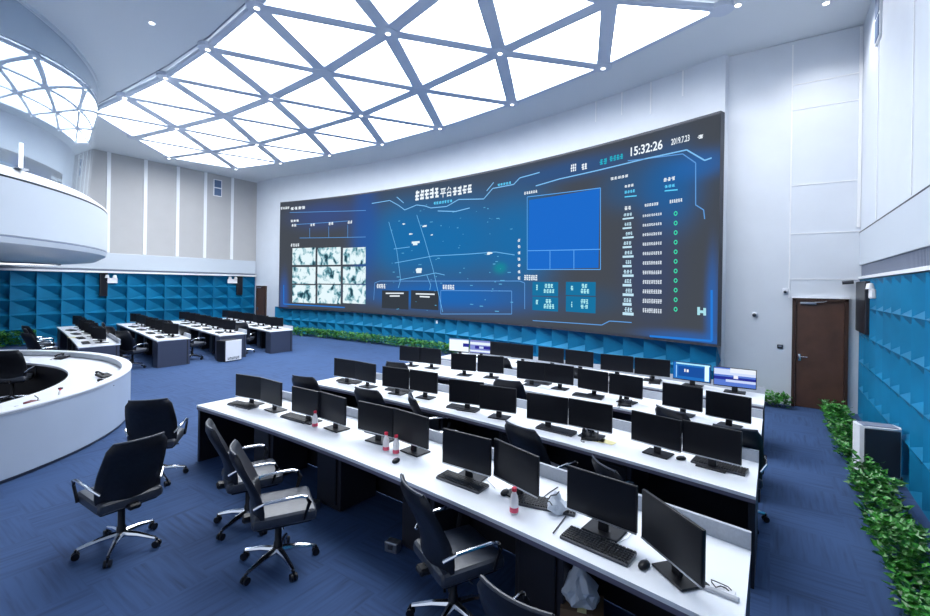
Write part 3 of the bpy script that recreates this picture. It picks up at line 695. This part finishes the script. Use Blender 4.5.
# crumpled white bag on the front row
def crumple(name, c, r, m, seed, squash=(1, .8, 1.)):
    rnd = random.Random(seed); b = B(); v = bmesh.ops.create_icosphere(b.bm, subdivisions=3, radius=r)['verts']
    for q in v:
        k = 1+.28*math.sin(q.co.x*60+seed)*math.cos(q.co.z*48)+rnd.uniform(-.10, .10); q.co = Vector((q.co.x*k*squash[0], q.co.y*k*squash[1], q.co.z*squash[2]*(1+rnd.uniform(-.06, .06))))
        if q.co.z > r*.4: q.co.x *= .55; q.co.y *= .55; q.co.z *= 1.25
        q.co.z = max(q.co.z, -r*.7)
    return b, c
p = at(556, 512, .75)
b, _ = crumple('x', None, .075, 'bag', 3)
bag = thing('plastic_bag', 'crumpled white plastic bag on the front row beside the right-end monitors', 'bag', (p.x, p.y, .751+.055))
b.build('bag_body', 'bag', bag); B().tube([(-.03, -.06, .06), (-.015, -.065, .085), (.02, -.05, .095), (.03, -.02, .11)], .005, 6).tube([(-.045, -.065, .03), (-.02, -.075, .045), (.0, -.07, .02)], .004, 6).build('printed_mark', 'dark', bag)
p = at(562, 597, .3)
cb = thing('cardboard_box', 'brown cardboard box under the front row desk', 'box', (p.x+.1, p.y+.12, 0))
B().box((0, 0, .12), (.28, .22, .24), rz=.3).build('box_body', 'card', cb, smooth=False); B().box((0, -.0, .243), (.06, .225, .004), rz=.3).build('tape', 'yellow', cb, smooth=False)
b, _ = crumple('x', None, .13, 'bag', 5)
bg = b.build('plastic_bag', 'bag'); bg.location = (p.x+.08, p.y+.10, .34); tag(bg, 'crumpled clear bag resting on the cardboard box under the desk', 'bag')
# sheets of yellow paper and a phone on the second row
def sheet(px, py, z, wd, dp, rz, m, lab, cat='paper'):
    p = at(px, py, z); o = B().box((0, 0, .0015), (wd, dp, .002)).build('paper_sheet', m, smooth=False); o.location = (p.x, p.y, z); o.rotation_euler = (0, 0, rz); return tag(o, lab, cat)
sheet(594, 439.5, .7505, .22, .13, .1, 'yellow', 'left yellow paper on the second row beside the black phone'); sheet(606, 441.5, .7505, .20, .12, -.2, 'yellow', 'right yellow paper on the second row beside the black phone')
sheet(417, 402, .7505, .08, .08, .3, 'yellow', 'small yellow note on the second row near a chair back')
sheet(75, 337.5, .7505, .35, .2, .3, 'yellow', 'yellow paper on the left-hand block nearest row')
def make_phone():
    t = thing('desk_phone', '', 'telephone')
    B().box((0, 0, .03), (.18, .20, .035), rx=.18, bev=.008).build('phone_body', 'plastic', t)
    B().tube([(-.065, -.085, .065), (-.065, -.04, .085), (-.065, .04, .098), (-.065, .09, .085)], [.022, .014, .014, .022], 10).build('handset', 'plastic', t)
    B().box((.03, .05, .062), (.09, .05, .004), rx=.18).build('phone_display', 'steel', t, smooth=False)
    k = B()
    for r in range(4):
        for c in range(3): k.box((.005+c*.025, -.055+r*.022, .048+r*.004), (.016, .014, .008), rx=.18)
    k.build('number_keys', 'kbody', t, smooth=False)
    B().tube([(-.07+.02*math.cos(q*.9), -.1-.012*q, .012+.01*math.sin(q*.9)) for q in range(9)], .004, 5).build('coiled_cord', 'cable', t)
    return t
ph = make_phone()
for i, (px, py, z, a, lab) in enumerate(((590, 438, .751, .3, 'black desk phone on the second row beside yellow papers'), (625, 405, .751, .2, 'black desk phone on the third row near its middle'), (655, 383, .751, .1, 'black desk phone on the last row near the lit screens'),
                                          (107, 385, .731, 2.0, 'black phone on the round counter, left of the pair at its right side'), (104, 377, .731, 1.8, 'black phone on the round counter at the back of its right side'), (62, 358.8, .731, .5, 'black phone on the far side of the round counter'))):
    place(ph, i == 0, px, py, z, a, lab, 'black desk phones')
p = at(41, 403.5, .731)
fo = thing('maroon_folder', 'maroon case lying on the near side of the round counter', 'folder', (p.x, p.y, .731), R(42))
B().box((0, 0, .018), (.34, .13, .034), bev=.006, seg=1).build('case_body', 'redbox', fo, smooth=False); B().tube([(-.04, 0, .036), (-.05, .02, .07), (-.10, .03, .10)], .006, 6).build('case_strap', 'dark', fo)
p = at(20, 408, .731); o = B().box((0, 0, .012), (.12, .09, .024), bev=.006, seg=1).build('card_reader', 'plastic'); o.location = (p.x, p.y, .731); tag(o, 'small black device left of the maroon case on the counter', 'device')
p = at(60, 397, .731); o = dup(bt, (p.x, p.y, .731), 0, 'tiny white and red bottle on the round counter'); o.scale = (.7, .7, .6); o['group'] = 'red-capped milk bottles'
p = at(60.5, 389, .731); o = B().lathe([(.001, 0), (.03, 0), (.03, .02), (.001, .025)], n=12).build('puck', 'plastic'); o.location = (p.x, p.y, .731); tag(o, 'small black round knob on the counter beside the bottle', 'device')
# desk box with wires at the right end of the front row
p = at(722, 592, .75)
sb = thing('desk_socket_box', 'white and steel desk socket box with black wires at the front row end', 'socket', (p.x, p.y, .7505), R(-5))
B().box((0, -.03, .008), (.17, .035, .014), bev=.003, seg=1).build('steel_cover', 'steel', sb); B().box((0, .02, .004), (.12, .05, .006)).build('socket_plate', 'white', sb, smooth=False)
B().tube([(-.06, .05, .012), (-.055, .02, .02), (-.03, .0, .012), (-.01, .02, .018), (.01, .035, .01), (.03, .01, .015)], .0035, 5).tube([(-.065, .06, .01), (-.03, .045, .018), (.02, .05, .012), (.04, .03, .012)], .003, 5).build('wires', 'cable', sb)
def cable(pts, lab, m='cable', r=.004, z=.757):
    P = [at(x, y, z) for x, y in pts]; P2 = []
    for i in range(len(P)-1):
        for k in range(4): P2.append(P[i].lerp(P[i+1], k/4))
    P2.append(P[-1]); o = B().tube(P2, r, 6).build('cable', m); return tag(o, lab, 'cable')
cable([(553, 533), (560, 524), (566, 516)], 'short black pen-like cable left of the large keyboard')
cable([(600, 540), (618, 543), (628, 538), (637, 526), (636, 516)], 'thin pale cable looping behind the large front keyboard', 'wcable', .003)
cable([(495, 488), (487, 480), (478, 474), (486, 470)], 'thin pale cable between the fourth monitor pair', 'wcable', .003)
cable([(540, 500), (550, 492), (558, 487)], 'black cable leading off the askew keyboard')
cable([(238, 398), (232, 402), (236, 408)], 'small white cable at the left end of the front row', 'wcable', .006)
for i, (px, py) in enumerate(((313, 505), (393, 546))):
    p = at(px, py, .04); o = thing('floor_socket', ['small grey floor socket under the front row, farther left', 'small grey floor socket under the front row, beside the half-tucked chair'][i], 'socket', (p.x, p.y, 0), R(10), 'floor sockets')
    B().box((0, 0, .045), (.13, .09, .09), bev=.008, seg=1).build('socket_body', 'steel', o); B().box((0, -.047, .05), (.05, .004, .04)).build('socket_face', 'dark', o, smooth=False)
# ------------------------------------------------------------------ office chair
def make_chair():
    t = thing('office_chair', '', 'office chair')
    # faces +Y
    s = B().box((0, .03, .475), (.50, .50, .10), bev=.045, seg=3); s.build('seat', 'leatherg', t)
    B().box((0, .03, .425), (.44, .42, .04), bev=.02, seg=2).build('seat_pan', 'plastic', t)
    b = B(); n_, m_ = 10, 8; Fr = []; Bk = []
    for i in range(n_+1):
        q = i/n_; z = .44+.60*q; y = -.19-.05*math.sin(q*math.pi*.5)-.10*q*q+.03*math.sin(q*math.pi*1.6); hw = .235+.025*math.sin(q*math.pi)-.02*q
        if i == n_: hw -= .03
        if i == 0: hw -= .04
        fr = []; bk = []
        for j in range(m_+1):
            x = -1+2*j/m_; th = .032*(1-.55*abs(x)**3)*(1 if 0 < i < n_ else .35); yy = y+.045*x*x
            fr.append(b.bm.verts.new((hw*x, yy+th, z))); bk.append(b.bm.verts.new((hw*x, yy-th, z)))
        Fr.append(fr); Bk.append(bk)
    for i in range(n_):
        for j in range(m_):
            b.bm.faces.new((Fr[i][j], Fr[i+1][j], Fr[i+1][j+1], Fr[i][j+1])); b.bm.faces.new((Bk[i][j], Bk[i][j+1], Bk[i+1][j+1], Bk[i+1][j]))
        b.bm.faces.new((Fr[i][0], Bk[i][0], Bk[i+1][0], Fr[i+1][0])); b.bm.faces.new((Fr[i][m_], Fr[i+1][m_], Bk[i+1][m_], Bk[i][m_]))
    for j in range(m_):
        b.bm.faces.new((Fr[0][j], Fr[0][j+1], Bk[0][j+1], Bk[0][j])); b.bm.faces.new((Fr[n_][j], Bk[n_][j], Bk[n_][j+1], Fr[n_][j+1]))
    b.build('backrest', 'leather', t, angle=70)
    # thin grey trim standing in for the white highlights along the back's top
    pts = [(-.188+.376*j/8, -.372+.036*(-1+2*j/8)**2, 1.04) for j in range(9)]
    B().tube(pts, .010, 6).build('back_highlight_trim', 'leatherg', t)
    B().box((0, -.17, .44), (.10, .22, .05), bev=.015, seg=1).build('back_bracket', 'plastic', t)
    for sx in (-1, 1):
        a = B().tube([(sx*.225, -.20, .60), (sx*.275, -.13, .655), (sx*.285, .0, .665), (sx*.285, .14, .665), (sx*.285, .185, .65)], [.013]*5, 8).build('armrest', 'chrome', t)
        B().tube([(sx*.285, .185, .652), (sx*.28, .21, .60), (sx*.262, .17, .46)], [.022, .022, .018], 8, flat=.5).build('arm_support', 'plastic', a)
    B().lathe([(.001, .40), (.06, .40), (.06, .385), (.028, .37), (.028, .20), (.035, .19), (.04, .10), (.001, .10)], n=14).build('gas_lift', 'plastic', t)
    B().tube([(.05, 0, .40), (.24, .02, .395)], .008, 6).build('tilt_lever', 'chrome', t)
    for k in range(5):
        a = 2*math.pi*k/5+.3; c_, s_ = math.cos(a), math.sin(a)
        leg = B().tube([(c_*.03, s_*.03, .125), (c_*.15, s_*.15, .115), (c_*.30, s_*.30, .082)], [.030, .024, .016], 8).build('base_arm', 'chrome', t)
        w_ = B()
        for q in (-.017, .017):
            w_.tube([(c_*.31-s_*(q-.009), s_*.31+c_*(q-.009), .031), (c_*.31-s_*(q+.009), s_*.31+c_*(q+.009), .031)], .030, 14)
        w_.tube([(c_*.31, s_*.31, .04), (c_*.31, s_*.31, .085)], .010, 6)
        w_.build('caster', 'plastic', leg)
    return t
ch0 = make_chair()
chairs = [(-4.80, 1.60, 92, 'black chair seen from behind in the open floor, nearest the left edge'),
          (-6.12, 2.38, 55, 'black chair facing the round counter, behind another loose chair'),
          (-4.27, 2.48, -22, 'grey-seated chair drawn up to the front row, farther left of two'),
          (-3.46, 2.28, -28, 'grey-seated chair with chrome arms, nearer of two at the front row'),
          (-1.86, 2.62, -26, 'black chair pushed half under the middle of the front row'),
          (-.89, 2.10, -6, 'black chair at the bottom edge of the picture, only its back showing'),
          (-5.68, 4.38, 12, 'black chair back behind the second monitor pair of the front row'),
          (-4.34, 4.40, 5, 'black chair back behind the third monitor pair of the front row'),
          (-3.40, 4.42, -40, 'black chair turned sideways at the middle of the second row'),
          (-1.93, 4.24, -16, 'large black chair behind the fourth monitor pair of the front row'),
          (-.98, 4.10, -40, 'black chair with a curved arm behind the right-end front monitors'),
          (-.33, 5.50, 5, 'black chair poking past the right end of the second row'),
          (-5.45, 6.10, 8, 'black chair at the left end of the third row'),
          (-3.2, 6.02, 10, 'black chair behind the third monitor pair of the second row'),
          (-.78, 5.78, -30, 'grey-backed chair between the right-end monitors of second and third rows'),
          (-2.75, 7.66, -20, 'black chair behind the middle monitors of the third row'),
          (-4.3, 7.75, 0, 'black chair before the last row, left of its middle'),
          (-14.35, 4.98, 25, 'black chair at the aisle end of the left-hand block, second row'),
          (-14.6, 6.62, 10, 'black chair beside the white lettered cabinet'),
          (-14.7, 8.3, 40, 'black chair by the aisle end of the farthest left-hand row'),
          (-15.8, 5.2, 10, 'black chair second from the aisle, left-hand second row'),
          (-17.1, 5.5, -15, 'black chair third from the aisle, left-hand second row'),
          (-16.0, 6.9, -10, 'black chair second from the aisle, left-hand third row'),
          (-17.1, 7.2, 15, 'black chair third from the aisle, left-hand third row'),
          (-15.8, 8.5, 0, 'black chair second from the aisle, farthest left-hand row'),
          (-15.3, 3.35, 15, 'black chair beyond the round counter, at the aisle end'),
          (-16.4, 3.6, -10, 'black chair beyond the round counter, second from the aisle'),
          (-17.6, 3.8, 10, 'black chair beyond the round counter, farthest to the left'),
          (-11.95, 2.2, 62, 'large black chair inside the round counter at the picture edge'),
          (-13.1, 1.3, 60, 'black chair inside the round counter, behind the larger one')]
for i, (x, y, a, lab) in enumerate(chairs):
    if i == 0: ch0.location = (x, y, 0); ch0.rotation_euler = (0, 0, R(a)); ch0['label'] = lab; ch0['group'] = 'black office chairs'
    else:
        o = dup(ch0, (x, y, 0), R(a), lab)
        if lab.find('inside the round') > 0: o.location.z = .013
        if lab.find('curved arm') > 0: o.scale = (.95, .95, .86)
# ------------------------------------------------------------------ white lettered cabinet
p = at(232, 360, 0)
cab = thing('white_cabinet', 'white cabinet with a row of black lettering at a desk end', 'cabinet', (p.x+.05, p.y-.1, 0), R(8+90))
B().box((0, .03, .32), (.56, .38, .62), bev=.01, seg=1).build('cabinet_side', 'under', cab, smooth=False)
B().box((0, -.175, .33), (.52, .03, .60), bev=.006, seg=1).build('cabinet_front', 'strip', cab, smooth=False)
b = B()
for k in range(6):
    x = -.19+k*.065; b.box((x, -.192, .10), (.012, .004, .07)); b.box((x+.018, -.192, .075+.05*(k % 2)), (.03, .004, .014)); b.box((x+.034, -.192, .10), (.012, .004, .06+.01*(k % 3)))
b.build('lettering', 'dark', cab, smooth=False)
# ------------------------------------------------------------------ air purifier, wall fittings
pf = thing('air_purifier', 'white and black floor air purifier between the plants by the right wall', 'air purifier', (1.12, 7.9, 0), R(12))
B().prism([(-.21, .10), (-.24, -.02), (-.21, -.12), (-.12, -.17), (.12, -.17), (.21, -.12), (.24, -.02), (.21, .10)], .02, .66).build('purifier_shell', 'white', pf, angle=20)
B().box((.0, -.172, .35), (.36, .02, .58), bev=.006, seg=1).build('front_grille', 'dark', pf, smooth=False)
B().box((0, -.03, .665), (.36, .2, .015), bev=.004, seg=1).build('top_vent', 'grille', pf, smooth=False)
B().prism([(-.24, .11), (-.26, -.03), (-.22, -.15), (-.12, -.20), (.12, -.20), (.22, -.15), (.26, -.03), (.24, .11)], 0, .03).build('purifier_base', 'dark', pf)
def black_panel(loc, rz, wd, lab):
    o = thing('wall_display', lab, 'wall display', loc, rz, 'black panels on the side walls')
    B().box((0, 0, .47), (wd, .08, .94), bev=.01, seg=1).build('display_case', 'under', o, smooth=False); B().box((0, -.041, .47), (wd-.06, .006, .88)).build('display_glass', 'screen', o, smooth=False)
    return o
black_panel((XR-.02, 10.98, 1.64), R(-90), 1.1, 'black wall display hanging at the corner right of the brown door')
q = atx(104, 287, XL+.1); black_panel((XL+.05, q.y, 1.72), R(90), .26, 'black wall display on the left wall, left of two')
q = atx(240, 287, XL+.1); black_panel((XL+.05, q.y, 1.72), R(90), .3, 'black wall display on the left wall, near the far door')
def em_light(loc, rz, lab):
    o = thing('emergency_light', lab, 'emergency light', loc, rz, 'white twin-head emergency lights')
    B().box((0, 0, .08), (.28, .06, .16), bev=.01, seg=1).build('light_case', 'strip', o, smooth=False)
    for s in (-1, 1): B().lathe([(.001, .0), (.05, 0), (.035, .09), (.001, .1)], (s*.08, -.03, .16), 10).build('lamp_head', 'strip', o)
    return o
em_light((XR-.02, 10.05, 2.28), R(-90), 'white twin-head emergency light on the right blue panelling')
q = atx(111, 283, XL+.1); em_light((XL+.06, q.y, 2.25), R(90), 'white emergency light on the left panelling, beside the left speaker').scale = (1.6, 1, 1.3)
q = atx(233, 284.5, XL+.1); em_light((XL+.06, q.y, 2.3), R(90), 'white emergency light on the left panelling, near the far door').scale = (1.8, 1, 1.3)
def vent(loc, rz, s, lab):
    o = thing('wall_vent', lab, 'vent', loc, rz, 'twin square wall vents'); o.scale = (s, 1, s)
    B().box((0, 0, 0), (.42, .03, .86)).build('vent_frame', 'strip', o, smooth=False)
    for z in (-.21, .21):
        g = B(); g.box((0, -.02, z), (.34, .012, .36)); g.build('vent_grille', mat('blue_grey_vent', (.10, .16, .28), .5), o, smooth=False)
q = atx(218, 188, XL-.15); vent((XL-.18, q.y, q.z), R(90), .95, 'pair of small dark vents high on the left wall')
q = atx(880, 16, XR); vent((XR-.016, q.y, q.z), R(-90), .95, 'pair of blue-grey vents high on the right wall')
q = aty(754.5, 314.5, YE); sd = thing('dome_camera', 'small dome camera left of the brown door, lower one', 'camera', (q.x, YE, q.z))
B().sphere((0, -.02, 0), .055, (1, .8, 1)).build('dome_base', 'white', sd); B().sphere((0, -.05, -.01), .04).build('dome_lens', 'dark', sd)
q = aty(785, 291, YE); sd = thing('wall_camera', 'small white camera just left of the door top', 'camera', (q.x, YE, q.z))
B().box((0, -.03, .01), (.09, .06, .10), bev=.015).build('camera_case', 'white', sd); B().sphere((0, -.07, -.02), .028).build('camera_lens', 'dark', sd)
q = aty(780, 346.5, YE); sd = thing('card_reader', 'black square card reader left of the brown door', 'card reader', (q.x, YE-.012, q.z))
B().box((0, 0, 0), (.10, .024, .085), bev=.008, seg=1).build('reader_case', 'plastic', sd); B().box((0, -.013, .01), (.06, .004, .03)).build('reader_display', 'grille', sd, smooth=False)
q = aty(850, 283, YE-.1); sd = thing('bullet_camera', 'small black bullet camera above the corner speaker', 'camera', (q.x, YE, q.z))
B().tube([(0, -.01, 0), (0, -.12, 0)], .012, 8).build('camera_bracket', 'dark', sd); B().tube([(-.12, -.13, .0), (.05, -.13, .02)], .035, 10).build('camera_barrel', 'dark', sd)
q = on_arc(436, 322, [(a[0], a[1]-.2) for a in wallarc]); o = thing('wall_socket', 'small white fitting on the blue panelling beneath the display', 'fitting', (q.x, q.y, q.z), 0)
B().box((0, 0, 0), (.16, .03, .12), bev=.01, seg=1).build('socket_face', 'strip', o)
# ------------------------------------------------------------------ planting
def foliage(name, region, count, size, lab, seed, kind='stuff', hmax=.35):
    rnd = random.Random(seed); b = B()
    for k in range(count):
        x, y, hz = region(rnd); s = size*rnd.uniform(.6, 1.3); z = .03+hz*rnd.random()**.7
        a = rnd.uniform(0, 6.283); tl = rnd.uniform(-.9, .9)
        ax = Vector((math.cos(a), math.sin(a), math.sin(tl)*.8)).normalized(); sd_ = ax.cross(Vector((rnd.uniform(-.5, .5), rnd.uniform(-.5, .5), 1))).normalized()
        up = ax.cross(sd_)*.12*s
        c = Vector((x, y, z)); v = [b.bm.verts.new(q) for q in (c, c+ax*s*.35+sd_*s*.33, c+ax*s-up, c+ax*s*.35-sd_*s*.33, c+ax*s*.45+up)]
        b.bm.faces.new((v[0], v[1], v[4])); b.bm.faces.new((v[1], v[2], v[4])); b.bm.faces.new((v[2], v[3], v[4])); b.bm.faces.new((v[3], v[0], v[4]))
    o = b.build(name, 'leaf', smooth=False, recalc=False); tag(o, lab, 'plants', kind=kind); return o
def strip_r(y0, y1):
    def f(r):
        y = r.uniform(y0, y1); return r.uniform(.80, 1.12), y, .26+.10*math.sin(y*5)
    return f
foliage('leafy_plants', strip_r(8.25, 11.3), 1500, .085, 'bright green leafy plants between the door and the air purifier', 1)
foliage('leafy_plants', strip_r(3.5, 7.62), 2400, .085, 'bright green leafy plants along the right wall in front of the air purifier', 2)
def reg_c(r): return r.uniform(-.55, .28), YE-.15-r.uniform(0, .35), .24
foliage('leafy_plants', reg_c, 500, .085, 'small clump of green plants left of the brown door', 3, kind=None)
def reg_s(r):
    u = r.uniform(.0, .62); t = ST0+(ST1-ST0)*u; rr = SR-r.uniform(.15, .75); return SO.x+rr*math.cos(t), SO.y+rr*math.sin(t), .30
foliage('leafy_plants', reg_s, 5200, .10, 'long low green planting along the base of the curved display wall', 4)
def reg_l(r): return XL+r.uniform(.2, .6), r.uniform(3.0, 4.6), .5
foliage('leafy_plants', reg_l, 700, .12, 'green plants by the left wall at the picture edge', 5, kind=None)
